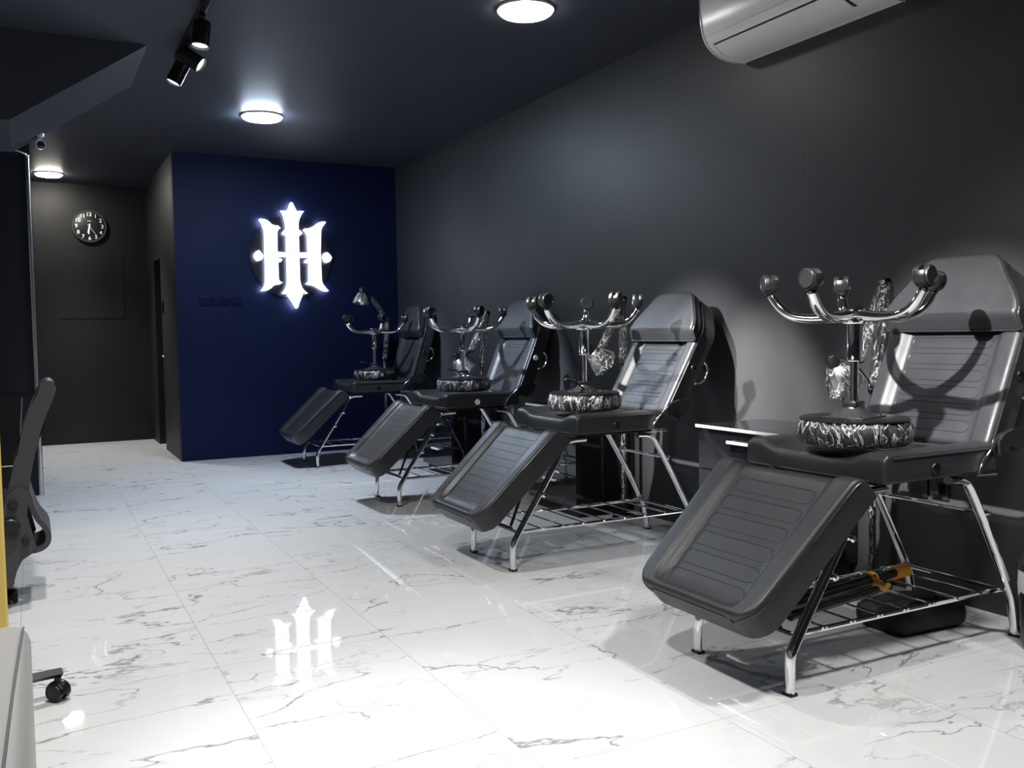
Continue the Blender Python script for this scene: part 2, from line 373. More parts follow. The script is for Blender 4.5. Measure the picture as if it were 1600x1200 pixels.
# ---------------------------------------------------------------- track and spot heads
t = thing('lighting_track', 'black ceiling lighting track carrying three spot heads', 'track', (0.85, 0, ZC))
bm = new(); box(bm, -.017, .017, 2.3, 6.02, -.034, -.001, 0.003); link('rail', bm, M_plastic, t)
bm = new(); box(bm, -.018, -.0165, 5.02, 5.10, -.028, -.010); box(bm, .0165, .018, 5.02, 5.10, -.028, -.010); link('contact_strip', bm, M_silver, t)
def spot_head(y, d, label, L=0.135, r=0.046, arm=0.075):
    t = thing('track_spotlight', label, 'spotlight', (0.85, y, ZC-.035), 'spot heads on the track')
    d = Vector(d).normalized(); piv = Vector((0, 0, -arm))
    bm = new(); box(bm, -.016, .016, -.05, .05, -.022, 0, 0.003); link('adapter', bm, M_plastic, t)
    bm = new(); tube(bm, [(0, 0, -.02), (0, 0, -arm)], 0.009, n=12); link('stem', bm, M_plastic, t, 40)
    c = piv - d*(L*.35)
    bm = new(); lathe(bm, [(0, 0), (r*.82, 0), (r*.98, .006), (r, .014), (r, L), (r*.90, L), (r*.88, L-.012), (0, L-.012)], c, d, 32); link('housing', bm, M_plastic, t, 40)
    bm = new(); lathe(bm, [(r*.86, L-.012), (r*.86, L-.006), (0, L-.005)], c, d, 32); link('lens', bm, M_lens, t, 40)
    bm = new(); x, yv = frame_from(d)
    tube(bm, [c+d*L+x*(r*math.cos(a))+yv*(r*math.sin(a)) for a in [2*math.pi*i/32 for i in range(32)]], 0.0025, n=6, closed=True); link('trim_ring', bm, M_silver, t, 60)
spot_head(5.12, (-.12, -.05, -1), 'black cylinder spotlight on the ceiling track pointing straight down, nearest of three')
spot_head(5.62, (.75, -.30, -.55), 'black cylinder spotlight on the track aimed right at the chairs, middle of three', L=0.14)
spot_head(5.90, (-.42, .05, -.85), 'black cylinder spotlight on the track tilted down left, farthest of three', L=0.15)

# ---------------------------------------------------------------- air conditioner
AY0, AY1 = 2.78, 3.787
t = thing('air_conditioner', 'white split air conditioner high on the charcoal wall', 'air conditioner', (XW, AY0, 2.56))
prof = [(0, .0), (-.006, .001), (-.10, -.004), (-.172, .007), (-.23, .036), (-.272, .08), (-.290, .142), (-.297, .217), (-.299, .30), (-.285, .318), (-.22, .326), (0, .326)]
W_ = AY1-AY0
def shell_part(name, pts, y0, y1, m, bev=0.0, sm=35):
    bm = new(); prism(bm, pts, 'y', y0, y1, bev); return link(name, bm, m, t, sm)
sp_ = smoothpts([(p[0], p[1], 0) for p in prof], 1)
shell_part('housing', [(-.0, .0)]+[(p.x, p.y) for p in sp_][1:], 0.0, W_, M_white, 0.006)
# outlet flap on the curved lower front, with its dark gap
def offs(pts, o):
    out = []
    for i, p in enumerate(pts):
        a = Vector(pts[max(i-1, 0)]); b = Vector(pts[min(i+1, len(pts)-1)]); d = (b-a).normalized(); n_ = Vector((-d.y, d.x))
        out.append((p[0]+n_.x*o, p[1]+n_.y*o))
    return out
fl = [(-.140, .0010), (-.172, .0068), (-.202, .0195), (-.230, .0370), (-.250, .0560)]
shell_part('air_outlet_gap', offs(fl, .001)+offs(fl, -.005)[::-1], 0.135, W_-.045, M_black)
fl2 = [(-.148, .0020), (-.172, .0068), (-.202, .0195), (-.228, .0355), (-.245, .0505)]
shell_part('outlet_flap', offs(fl2, .006)+offs(fl2, -.005)[::-1], 0.145, W_-.055, M_white, 0.001)
rib = [(-.262, .068), (-.276, .092)]
shell_part('front_crease', offs(rib, .004)+offs(rib, -.004)[::-1], 0.02, W_-.02, M_white, 0.001)

# ---------------------------------------------------------------- tattoo chairs
NU = [0, .003, .007, .012, .018, .026, .036, .05]
def usamp(L, k=14):
    a = NU[:]; b = [L-u for u in NU][::-1]; n = [a[-1]+(b[0]-a[-1])*i/(k+1) for i in range(1, k+1)]
    return a+n+b
TS = sorted({s*v for s in (-1, 1) for v in (0, .12, .25, .38, .5, .58, .63, .66, .69, .72, .75, .78, .82, .87, .91, .94, .965, .982, .993, 1.0)})
class Pad:
    """upholstered slab: u along its length, v across, h up from its back face"""
    def __init__(s, O, A, Nn, L, wf, T, bol=0.0, re=0.022, vin=.62, vout=.80, crown=0.0, end=None, fade=None):
        s.fade = fade; s.wedge = None; s.side = -1
        s.O, s.A, s.N = Vector(O), Vector(A).normalized(), Vector(Nn).normalized(); s.L, s.wf, s.T, s.bol, s.re = L, wf, T, bol, re
        s.vin, s.vout, s.crown = vin, vout, crown; s.re0, s.re1 = end or (re, re)
    def P(s, u, v, h): return s.O+s.A*u+s.N*h+Vector((0, v, 0))
    def top(s, u, v):
        w = s.wf(u); a = abs(v)/max(w, 1e-6)
        h = s.T-s.bol*(1-sst(s.vin, s.vout, a))*(1-sst(s.L-s.fade[1], s.L-s.fade[0], u) if s.fade else 1) + s.crown*(1-a*a)
        if s.wedge: h = min(h, s.wedge[0]+(s.T-s.wedge[0])*max(0, u)/s.wedge[1]) if u < s.wedge[1]*1.2 else h
        for dist, r in ((u, s.re0), (s.L-u, s.re1), ((w-abs(v)), s.re)):
            if dist < r: h -= r-math.sqrt(max(0, r*r-(r-dist)**2))
        return h
    def mesh(s, bm):
        us = usamp(s.L); g = []
        for u in us:
            w = s.wf(u); g.append([bm.verts.new(s.P(u, tt*w, max(.004, s.top(u, tt*w)))) for tt in TS])
        nu, nv = len(us), len(TS)
        for i in range(nu-1):
            for j in range(nv-1): bm.faces.new((g[i][j], g[i][j+1], g[i+1][j+1], g[i+1][j]))
        ring = [(us[0], tt) for tt in TS]+[(u, 1.0) for u in us[1:]]+[(us[-1], tt) for tt in TS[::-1][1:]]+[(u, -1.0) for u in us[::-1][1:-1]]
        idx = [(0, j) for j in range(nv)]+[(i, nv-1) for i in range(1, nu)]+[(nu-1, j) for j in range(nv-2, -1, -1)]+[(i, 0) for i in range(nu-2, 0, -1)]
        cu = s.L/2; prev = [g[i][j] for i, j in idx]
        for h, ins in ((.008, 0.0), (0.0, .008)):
            cur = []
            for (u, tt) in ring:
                w = s.wf(u); uu = u+(ins if u < cu else -ins) if (u < .03 or u > s.L-.03) else u
                vv = tt*w; vv -= math.copysign(min(ins, abs(vv)), vv) if abs(tt) > .9 else 0
                cur.append(bm.verts.new(s.P(uu, vv, h)))
            n = len(cur)
            for k in range(n): bm.faces.new((prev[k], prev[(k+1) % n], cur[(k+1) % n], cur[k]))
            prev = cur
        bm.faces.new(prev)
        s.ring = ring
    def piping(s, bm, r=.0042, umin=-1, umax=9):
        us = usamp(s.L); pts = []
        sides = {1: [], -1: []}; ring = s.ring
        if umin > 0:   # open run: start past the unpiped end
            k0 = next(i for i, q in enumerate(ring) if q[0] >= umin); ring = [q for q in ring[k0:]+ring[:k0] if q[0] >= umin]
        for u, tt in ring:
            if u > umax: continue
            w = s.wf(u); h = max(.01, s.top(u, tt*w)+.001); q = s.P(u, tt*w, h)
            if not pts or (pts[-1]-q).length > .004: pts.append(q)
        if umax < 9:
            half = len(pts)//2; tube(bm, pts[:half] if s.side < 0 else pts[half:], r, n=6)
        else: tube(bm, pts, r, n=6, closed=umin < 0)
    def line(s, pts, bm, r=.0011, closed=False):
        tube(bm, [s.P(u, v, s.top(u, v)+r*.3) for u, v in pts], r, n=5, closed=closed)
def rounded(w, r, L):
    def f(u):
        for d in (u, L-u):
            if d < r: return w-r+math.sqrt(max(0, r*r-(r-d)**2))
        return w
    return f
def pill(u, du, w, n=6):
    p = []
    r = du/2
    for i in range(n+1): a = -math.pi/2+math.pi*i/n; p.append((u+r*math.sin(a), w-r+r*math.cos(a)))
    for i in range(n+1): a = math.pi/2+math.pi*i/n; p.append((u+r*math.sin(a), -w+r+r*math.cos(a)))
    q = []
    for a, b in zip(p, p[1:]+p[:1]):
        q.append(a); d = math.hypot(b[0]-a[0], b[1]-a[1])
        if d > .05: q += [(a[0]+(b[0]-a[0])*i/8, a[1]+(b[1]-a[1])*i/8) for i in range(1, 8)]
    return q

LEGF = smoothpts([(0, 0, .008), (0, 0, .115), (.012, 0, .152), (.20, 0, .43), (.262, 0, .53), (.292, 0, .592), (.318, 0, .612), (.36, 0, .617), (.42, 0, .617)], 2)
LEGR = smoothpts([(.74, 0, .617), (.80, 0, .615), (.838, 0, .60), (.87, 0, .555), (.98, 0, .37), (1.085, 0, .178), (1.102, 0, .14), (1.125, 0, .008)], 2)
def build_chair(x, y, ang, kb, pattern, washers, label):
    t = thing('tattoo_chair', label, 'chair', (x, y, 0), 'black reclining tattoo chairs')
    HW = .285
    def pad(name, P, pipe=True, umin=-1, umax=9):
        bm = new(); P.mesh(bm); o = link(name, bm, M_leather, t, 38)
        for sd in ((-1, 1) if umax < 9 else (-1,)):
            if pipe: P.side = sd; bm = new(); P.piping(bm, umin=umin, umax=umax); link('piping', bm, M_piping, o, 60)
        return o
    # leg rest
    A = Vector((-.727, 0, -.687)); Nn = Vector((-.687, 0, .727)); L = .608
    top0 = Vector((.205, 0, .705)); T = .118
    def wl(u):
        w = .322-.030*u/L
        if u < .012: w -= .012-math.sqrt(max(0, .012**2-(.012-u)**2))
        if L-u < .085: w -= .085-math.sqrt(max(0, .085**2-(.085-(L-u))**2))
        return w
    P = Pad(top0-Nn*T, A, Nn, L, wl, T, .027, .018, vin=.62, vout=.76, end=(.055, .022), fade=(.022, .060))
    lr = pad('leg_rest', P, umin=.02)
    bm = new()
    if pattern == 'pill':
        for k in range(6): P.line(pill(.115+.082*k, .056, .186), bm, closed=True)
    elif pattern == 'line':
        for k in range(11): P.line([(.095+.046*k, -.17+.34*i/8) for i in range(9)], bm)
    if pattern == 'plain':
        for k in range(9): P.line([(.11+.05*k, -.15+.30*i/8) for i in range(9)], bm, r=.0008)
    link('stitching', bm, M_thread, lr)
    # seat
    L = .560
    HS = .320
    P = Pad((.312, 0, .652), (1, 0, 0), (0, 0, 1), L, rounded(HS, .010, L), .098, .026, .018, vin=.46, vout=.80, end=(.034, .02))
    st = pad('seat', P, umin=.030, umax=.52)
    bm = new()
    for k in range(5): P.line([(.06+.045*k, -.13+.26*i/8) for i in range(9)], bm)
    link('stitching', bm, M_thread, st)
    for s in (-1, 1):
        bm = new(); lathe(bm, [(.007, 0), (.007, .002), (.018, .004), (.020, .002), (.020, -.002)], (.55, s*(HS+.003), .688), (0, s, 0), 24)
        link('grommet', bm, M_white if washers else M_plastic, st, 50)
    # back rest
    th = math.radians(ang); A = Vector((math.cos(th), 0, math.sin(th))); Nf = Vector((-math.sin(th), 0, math.cos(th)))
    J = Vector((.868, 0, .735)); T = .115; L = .70*kb
    def wf(u):
        w = HW-.115*sst(.47, .70, u) if u > .47 else HW
        if u > L-.05: w -= .05-math.sqrt(max(0, .05**2-(.05-(L-u))**2))
        if u < .02: w -= .02-math.sqrt(max(0, .02**2-(.02-u)**2))
        return w
    P = Pad(J-Nf*T, A, Nf, L, wf, T, .024, .020)
    bk = pad('backrest', P)
    bm = new()
    if pattern in ('pill', 'line'):
        for k in range(6): P.line(pill(.070+.066*k, .044, .172), bm, closed=True)
    else: P.line([(.03, -.10+.2*i/8) for i in range(9)], bm)
    link('stitching', bm, M_thread, bk)
    Lh = .285*kb
    def wh(u):
        w = HW+.002-.125*sst(.05, .30, u) if u > .05 else HW+.002
        if u > Lh-.05: w -= .05-math.sqrt(max(0, .05**2-(.05-(Lh-u))**2))
        if u < .012: w -= .012-math.sqrt(max(0, .012**2-(.012-u)**2))
        return w
    P2 = Pad(J+A*.425*kb-Nf*.004, A, Nf, Lh, wh, .064, 0, .016, crown=.004, end=(.004, .016)); P2.wedge = (.012, .042)
    pad('headrest_pillow', P2)
    for s in (-1, 1):
        q = lambda u, h, v: J+A*u+Nf*h+Vector((0, s*v, 0))
        bm = new(); tube(bm, smoothpts([q(.355, -.10, .272), q(.345, -.128, .285), q(.31, -.150, .292), q(.26, -.150, .292), q(.225, -.118, .287), q(.222, -.10, .272)], 2), .0055, n=8)
        link('side_handle', bm, M_chrome, bk, 60)
        bm = new(); lathe(bm, [(.006, 0), (.006, .002), (.016, .005), (.019, .002), (.019, -.003)], q(.29, -.060, HW+.001), (0, s, 0), 24)
        link('grommet', bm, M_white if washers else M_plastic, bk, 50)
        # joint plate beside seat and back
        bm = new(); pl = [(.845, .758), (.873, .781), (.93, .797), (.998, .792), (.978, .752), (.95, .718), (.925, .738), (.885, .742), (.85, .715)]
        v0 = s*(HS+.004); prism(bm, pl, 'y', v0, v0+s*.022, 0.003); link('armrest_bracket', bm, M_softplastic, t)
        bm = new(); tube(bm, smoothpts([(.858, s*(HS+.012), .765), (.81, s*(HS+.012), .728), (.775, s*(HS+.010), .690), (.762, s*(HS+.008), .652)], 2), .005, n=8)
        tube(bm, [(.752, s*(HS+.008), .646), (.85, s*(HS+.008), .643)], .0045, n=8); link('hinge_strap', bm, M_chrome, t, 60)
    # steel frame
    YL = .225
    for s in (-1, 1):
        for path in (LEGF, LEGR):
            bm = new(); tube(bm, [p+Vector((0, s*YL, 0)) for p in path], .0205, .014, 12, yaxis=(0, 1, 0)); lg = link('leg', bm, M_chrome, t, 40)
            e = path[0] if path is LEGF else path[-1]
            bm = new(); box(bm, e.x-.016, e.x+.016, s*YL-.021, s*YL+.021, 0, .010, .003); link('foot_cap', bm, M_plastic, lg)
    bm = new(); tube(bm, [(.925, -YL, .487), (.925, YL, .487)], .0075, n=8)
    for s in (-1, 1): lathe(bm, [(0, 0), (.011, 0), (.011, .012), (.007, .014), (.007, .022), (0, .022)], (.925, s*(YL+.012), .487), (0, s, 0), 10)
    link('cross_bar', bm, M_chrome, t, 40)
    bm = new()
    for s in (-1, 1):
        tube(bm, [(.03, s*.205, .182), (1.082, s*.205, .182)], .009, n=8)
    link('side_rail', bm, M_chrome, t, 40)
    bm = new(); box(bm, .37, .83, -.24, .24, .632, .653, .004); link('seat_board', bm, M_plastic, t)
    bm = new()
    for k in range(9): tube(bm, [(.035+.128*k, -.222, .189 if 0 < k < 8 else .182), (.035+.128*k, .222, .189 if 0 < k < 8 else .182)], .0045 if 0 < k < 8 else .008, n=8)
    link('rack', bm, M_chrome, t, 40)
    # strut holding the leg rest
    bm = new(); tube(bm, [(.035, -.14, .20), (.16, -.14, .50)], .008, n=8); tube(bm, [(.035, .14, .20), (.16, .14, .50)], .008, n=8)
    tube(bm, [(.035, -.15, .19), (.035, .15, .19)], .008, n=8); link('leg_rest_strut', bm, M_plastic, t, 40)
    for z, xx in ((.475, .245), (.36, .165)):
        bm = new(); lathe(bm, [(0, 0), (.012, 0), (.012, .016), (.006, .018), (.006, .026), (0, .026)], (xx, -YL-.014, z), (0, -1, 0), 12)
        link('clamp_screw', bm, M_chrome, t, 40)
    return t
CH = [(2.075, 2.343, 66.5, 1.03), (2.030, 4.142, 60.3, .985), (2.155, 6.036, 67.5, 1.0), (2.195, 8.19, 73.0, 1.0)]
build_chair(*CH[0], 'pill', False, 'nearest and largest black reclining tattoo chair, with orange-collared tubes lying on its rack')
build_chair(*CH[1], 'line', False, 'second black reclining tattoo chair, straight stitch lines on its leg rest')
build_chair(*CH[2], 'line', True, 'third black reclining tattoo chair, with round white washers on its seat and back sides')
build_chair(*CH[3], 'plain', False, 'farthest black reclining tattoo chair, in shadow by the navy back wall')

# ---------------------------------------------------------------- upturned stools
def caster_bm(bmh, bmw, c, axis, up=1, r=.0265, hood=True):
    """twin-wheel caster: two wheels on axis with a hood; up=+1: wheels above the stem"""
    c = Vector(c); a = Vector(axis).normalized(); u = Vector((0, 0, up)); fwd = a.cross(u)
    for s in (-1, 1):
        lathe(bmw, [(0, .006), (r*.55, .006), (r*.96, .008), (r, .012), (r, .022), (r*.94, .0255), (r*.80, .0262), (r*.78, .0245), (0, .0245)], c, a*s, 24)
    # hood round the rear half
    n = 14; R = r+.004
    ring = []
    for i in range(n+1):
        th = math.pi*(-0.62+1.14*i/n)
        d = -u*math.cos(th)+fwd*math.sin(th)*-1
        ring.append([bmh.verts.new(c+d*rr+a*v) for rr, v in ((R, -.019), (R+.003, -.012), (R+.003, .012), (R, .019), (r-.003, .019), (r-.003, -.019))])
    for A, B in zip(ring, ring[1:]):
        for j in range(6): bmh.faces.new((A[j], A[(j+1) % 6], B[(j+1) % 6], B[j]))
    bmh.faces.new(ring[0][::-1]); bmh.faces.new(ring[-1])
    tube(bmh, [c-u*(r+.018), c-u*(r-.006)], .011, n=10)
    box_c = c-u*0.0
    tube(bmh, [c-a*.006, c+a*.006], r*.62, n=16)

def make_stool():
    t = thing('upturned_stool', 'x', 'stool')
    bm = new(); lathe(bm, [(0, .0), (.155, .0), (.176, .006), (.186, .022), (.189, .045), (.186, .066), (.178, .080), (.170, .084), (0, .084)], n=48); cu = link('seat_cushion', bm, M_leather, t, 40)
    bm = new()
    random.seed(4); pr = [(.150, -.0012), (.178, .003), (.190, .020), (.1935, .045), (.190, .068), (.181, .083), (.165, .0875)]
    lathe(bm, pr, n=72)
    for v in bm.verts:
        a = math.atan2(v.co.y, v.co.x); k = 1+.006*math.sin(9*a+v.co.z*60)+.005*math.sin(23*a-v.co.z*90)
        if v.co.z > .002: v.co.x *= k; v.co.y *= k
    caps = [f for f in bm.faces if len(f.verts) > 4]; bmesh.ops.delete(bm, geom=caps, context='FACES_ONLY')
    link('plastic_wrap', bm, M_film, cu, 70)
    bm = new(); lathe(bm, [(0, .084), (.178, .084), (.183, .087), (.183, .090), (.178, .0935), (0, .0935)], n=48); link('seat_board', bm, M_plastic, t, 40)
    bm = new(); box(bm, -.085, .085, -.075, .075, .0937, .097, .001)
    lathe(bm, [(.075, .097), (.070, .100), (.036, .124), (.034, .130), (0, .130)], n=24); link('mounting_plate', bm, M_softplastic, t, 35)
    for sx in (-.07, .07):
        for sy in (-.06, .06):
            bm = new(); lathe(bm, [(.007, .097), (.006, .101), (0, .102)], (sx, sy, 0), n=10); link('screw', bm, M_chrome, t, 40)
    for px_ in ((-.015, -.062), (.015, -.060)):
        bm = new(); tube(bm, [(px_[0], px_[1], .108), (px_[0]+.015, px_[1], .108)], .008, n=10); link('adjusting_nut', bm, M_chrome, t, 40)
    bm = new(); box(bm, -.034, .034, -.022, .022, .128, .148, .003); link('tilt_block', bm, M_plastic, t, 30)
    bm = new(); tube(bm, smoothpts([(0, -.03, .105), (-.035, -.06, .125), (-.06, -.075, .148), (-.085, -.085, .160)]), .0045, n=8); lv = link('height_lever', bm, M_plastic, t, 40)
    bm = new(); tube(bm, [(-.072, -.080, .154), (-.125, -.102, .166)], .012, .008, 10); link('lever_grip', bm, M_softplastic, lv, 40)
    bm = new(); lathe(bm, [(0, .14), (.0135, .14), (.0135, .30), (0, .30)], n=20); link('gas_piston', bm, M_chrome, t, 40)
    bm = new(); lathe(bm, [(0, .287), (.026, .287), (.027, .290), (.027, .296), (.0255, .298), (.0255, .416), (.029, .420), (0, .420)], n=28); link('lift_cylinder', bm, M_chrome, t, 40)
    bm = new(); lathe(bm, [(0, .416), (.042, .417), (.044, .421), (.042, .426), (.036, .428), (.034, .468), (.028, .474), (.015, .475), (.015, .470), (0, .470)], n=28); link('hub', bm, M_chrome, t, 40)
    for k in range(5):
        a = 2*math.pi*k/5; c, s = math.cos(a), math.sin(a)
        pth = smoothpts([(.02, 0, .447), (.10, 0, .437), (.17, 0, .437), (.225, 0, .450), (.262, 0, .480), (.288, 0, .520)], 2)
        rs = [1.0-.35*i/(len(pth)-1) for i in range(len(pth))]
        bm = new(); tube(bm, [(p.x*c, p.x*s, p.z) for p in pth], .026, .020, 12, yaxis=(-s, c, 0), rs=rs)
        arm = link('star_leg', bm, M_chrome, t, 50)
        bh, bw_ = new(), new(); rot = math.radians((165, 85, 155, 110, 140)[k])
        caster_bm(bh, bw_, (.292*c, .292*s, .565), (math.cos(rot), math.sin(rot), 0), r=.033)
        h = link('caster', bh, M_plastic, arm, 40)
        wl = bw_; 
        link('caster_wheel', wl, M_wheelface, arm, 40)
    return t
def copy_tree(o, parent=None):
    c = o.copy(); COL.objects.link(c)
    if parent: c.parent = parent
    for ch in list(o.children): copy_tree(ch, c)
    return c
stool = make_stool()
ST = [(2.525, 2.272, 222.5-27.5, 1.0, 'upturned stool with film-wrapped seat and chrome legs, standing on the nearest tattoo chair'),
      (2.540, 4.060, 10-27.5, 1.0, 'upturned chrome stool standing on the second tattoo chair, next to the lone square headrest'),
      (2.715, 5.960, 8-27.5, 1.0, 'upturned stool with crumpled shiny film round its seat, on the third chair with white washers'),
      (2.815, 8.180, 6-27.5, 1.0, 'small distant upturned stool on the shadowed chair nearest the navy back wall')]
ST[1] = ST[1][:4]+('upturned stool with chrome legs standing on the second tattoo chair, left of the drawer cabinet',)
for i, (x, y, a, sc, lab) in enumerate(ST):
    o = stool if i == 0 else copy_tree(stool)
    # the seat pad is dished; the stool sits on its raised side bolsters
    o.location = (x, y, .7525); o.rotation_euler = (0, 0, math.radians(a)); o['label'] = lab; o['group'] = 'upturned stools on the chairs'

# ---------------------------------------------------------------- drawer cabinets
def cabinet(y0, y1, label):
    t = thing('drawer_cabinet', label, 'cabinet', (0, 0, 0), 'black gloss drawer cabinets')
    xf = 2.945
    bm = new(); box(bm, xf+.018, XW-.004, y0, y1, .06, .672, .002); link('body', bm, M_gloss, t)
    bm = new(); box(bm, xf+.04, XW-.02, y0+.03, y1-.03, .0, .06); link('plinth', bm, M_black, t)
    bm = new(); box(bm, xf-.012, XW-.004, y0-.006, y1+.006, .674, .688, .001); tp = link('glass_top', bm, M_glasstop, t)
    bm = new(); box(bm, xf-.0155, xf-.0125, y0-.006, y1+.006, .674, .688); link('edge_strip', bm, M_whitebar, tp)
    for k in range(3):
        z0 = .064+.203*k
        bm = new(); box(bm, xf, xf+.017, y0+.002, y1-.002, z0, z0+.199, .0015); d = link('drawer', bm, M_gloss, t)
        yc = (y0+y1)/2
        bm = new(); box(bm, xf-.024, xf-.012, yc-.075, yc+.075, z0+.142, z0+.156, .002); box(bm, xf-.013, xf, yc-.07, yc-.055, z0+.144, z0+.154); box(bm, xf-.013, xf, yc+.055, yc+.07, z0+.144, z0+.154)
        link('drawer_handle', bm, M_whitebar, d)
cabinet(3.02, 3.635, 'gloss black drawer cabinet with pale top edge, directly behind the nearest tattoo chair')
cabinet(4.815, 5.43, 'gloss black drawer cabinet seen under the second tattoo chair, white bar handles')
cabinet(6.72, 7.335, 'gloss black drawer cabinet seen under the third tattoo chair, farthest of the cabinets')

# ---------------------------------------------------------------- wrapped arm lamps
def arm_lamp(base, pole_top, elbow, head, cap, mouth, label, rbase=.075):
    t = thing('arm_lamp', label, 'lamp', base, 'film-wrapped arm lamps')
    o = Vector(base); q = lambda p: Vector(p)-o
    bm = new(); lathe(bm, [(0, 0), (rbase, 0), (rbase, .012), (rbase-.01, .02), (.02, .026), (0, .026)], n=28); link('base', bm, M_plastic, t, 40)
    bm = new(); tube(bm, [(0, 0, .02), q(pole_top)], .011, n=12); po = link('pole', bm, M_softplastic, t, 40)
    def wrap(parent, a, b, r, seed):
        random.seed(seed); n = 15; pts = [a+(b-a)*i/(n-1) for i in range(n)]
        bm = new(); tube(bm, pts, r, n=14, cap=False)
        for v in bm.verts: v.co += Vector((random.uniform(-1, 1), random.uniform(-1, 1), random.uniform(-1, 1)))*r*.16
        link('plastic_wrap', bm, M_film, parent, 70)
    wrap(po, Vector((0, 0, .05)), q(pole_top)-Vector((0, 0, .01)), .0155, 1)
    def arm(a, b, seed):
        a, b = q(a), q(b); d = (b-a).normalized(); s = d.cross(Vector((0, 1, 0)))
        s = s.normalized() if s.length > .1 else Vector((1, 0, 0))
        bm = new()
        for k in (-1, 1): tube(bm, [a+s*.011*k, b+s*.011*k], .0052, n=8)
        for e in (a, b): lathe(bm, [(0, -.014), (.019, -.014), (.019, .014), (0, .014)], e, (0, 1, 0), 14)
        ar = link('arm', bm, M_softplastic, t, 40); wrap(ar, a, b, .025, seed); return ar
    arm(pole_top, elbow, 2); arm(elbow, head, 3)
    c, m_ = q(cap), q(mouth); d = m_-c; Ln = d.length; k = Ln/.155
    bm = new(); lathe(bm, [(0, 0), (.018*k, .001), (.025*k, .012*k), (.026*k, .045*k), (.026*k, .05*k), (0, .05*k)], c, d, 24); hd = link('lamp_cap', bm, M_plastic, t, 40)
    bm = new(); lathe(bm, [(.027*k, .05*k), (.033*k, .056*k), (.048*k, .085*k), (.064*k, .125*k), (.070*k, .150*k), (.066*k, .150*k), (.045*k, .09*k), (.02*k, .06*k)], c, d, 28); sh = link('lamp_shade', bm, M_silver, t, 40)
    bm = new(); lathe(bm, [(.030*k, .046*k), (.042*k, .06*k), (.056*k, .085*k), (.072*k, .125*k), (.078*k, .158*k)], c, d, 30)
    random.seed(9)
    for v in bm.verts: v.co += Vector((random.uniform(-1, 1), random.uniform(-1, 1), random.uniform(-1, 1)))*.006*k
    bmesh.ops.delete(bm, geom=[f for f in bm.faces if len(f.verts) > 4], context='FACES_ONLY')
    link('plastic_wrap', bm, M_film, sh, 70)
    bm = new(); mid = c+d*.42; tube(bm, [q(head), mid], .010, n=10); link('head_joint', bm, M_plastic, t, 40)
    bm = new(); tube(bm, smoothpts([c+d*.1, c+d*.2+Vector((.05, -.03, .02)), q(head)+Vector((.06, -.02, -.10)), q(pole_top)+Vector((.01, -.015, -.10)), q(pole_top)+Vector((.012, -.012, -.4))], 3), .003, n=6); link('power_cord', bm, M_plastic, t, 60)
arm_lamp((3.285, 2.850, 0), (3.285, 2.850, .88), (3.345, 2.84, 1.355), (3.17, 2.83, 1.02), (2.965, 2.80, 1.045), (3.055, 2.79, .905), 'film-wrapped arm lamp folded behind the nearest chair and its stool')
arm_lamp((3.225, 4.705, 0), (3.225, 4.705, .96), (3.235, 4.71, 1.355), (3.065, 4.70, 1.06), (2.94, 4.68, 1.075), (3.07, 4.67, .965), 'film-wrapped arm lamp hanging folded behind the second chair and its stool')
arm_lamp((3.16, 6.560, 0), (3.14, 6.540, .93), (3.185, 6.52, 1.32), (3.03, 6.50, 1.03), (2.875, 6.48, 1.015), (2.965, 6.47, .865), 'film-wrapped arm lamp folded behind the third chair with white washers')
arm_lamp((3.085, 8.640, 0), (3.085, 8.640, .93), (3.115, 8.62, 1.29), (2.945, 8.60, 1.535), (2.846, 8.58, 1.625), (2.825, 8.56, 1.47), 'film-wrapped arm lamp raised high in front of the navy back wall')

# ---------------------------------------------------------------- folded stand with orange collars on the near rack
t = thing('folded_stand', 'folded black tube stand with orange clamp and collar, on the nearest chair\'s rack', 'stand', (2.45, 2.33, .194))
d0 = Vector((.27, .035, .0)); 
a0 = Vector((-.26, -.045, .026)); a1 = Vector((.50, .075, .026)); ax = (a1-a0).normalized()
bm = new(); tube(bm, [a0, a0+ax*.52], .024, n=16); link('outer_tube', bm, M_plastic, t, 40)
bm = new(); tube(bm, [a0+ax*.5, a1], .0165, n=16); link('inner_tube', bm, M_plastic, t, 40)
bm = new(); b0 = Vector((-.28, -.115, .0165)); tube(bm, [b0, b0+ax*.50], .0155, n=14); link('folded_leg', bm, M_plastic, t, 40)
bm = new(); c0 = Vector((-.26, .02, .0155)); tube(bm, [c0, c0+ax*.48], .0145, n=14); link('folded_leg', bm, M_plastic, t, 40)
bm = new(); cl = a0+ax*.535
tube(bm, [cl-ax*.016, cl+ax*.016], .030, n=20)
side = Vector((-ax.y, ax.x, 0))
q0 = b0+ax*.50
pts = []
bmx = cl-side*.0
tube(bm, [cl-ax*.0, cl-side*.035-Vector((0, 0, .004)), cl-side*.072-Vector((0, 0, .008))], .020, .012, 12, yaxis=(ax.x, ax.y, 0)); link('orange_clamp', bm, M_orange, t, 40)
bm = new(); lathe(bm, [(0, 0), (.0055, 0), (.0055, .003), (0, .003)], cl-side*.058+Vector((0, 0, .006)), (0, -.4, 1), 12); link('clamp_screw', bm, M_plastic, t, 40); bm = new(); lathe(bm, [(0, 0), (.0055, 0), (.0055, .003), (0, .003)], cl+Vector((0, -.022, .022)), (0, -.7, .7), 12); link('clamp_screw', bm, M_plastic, t, 40)
bm = new(); e0 = a1-ax*.075
lathe(bm, [(.018, 0), (.026, 0), (.026, .080), (.022, .084), (.0, .084)], e0, ax, 24); link('orange_collar', bm, M_orange, t, 40)

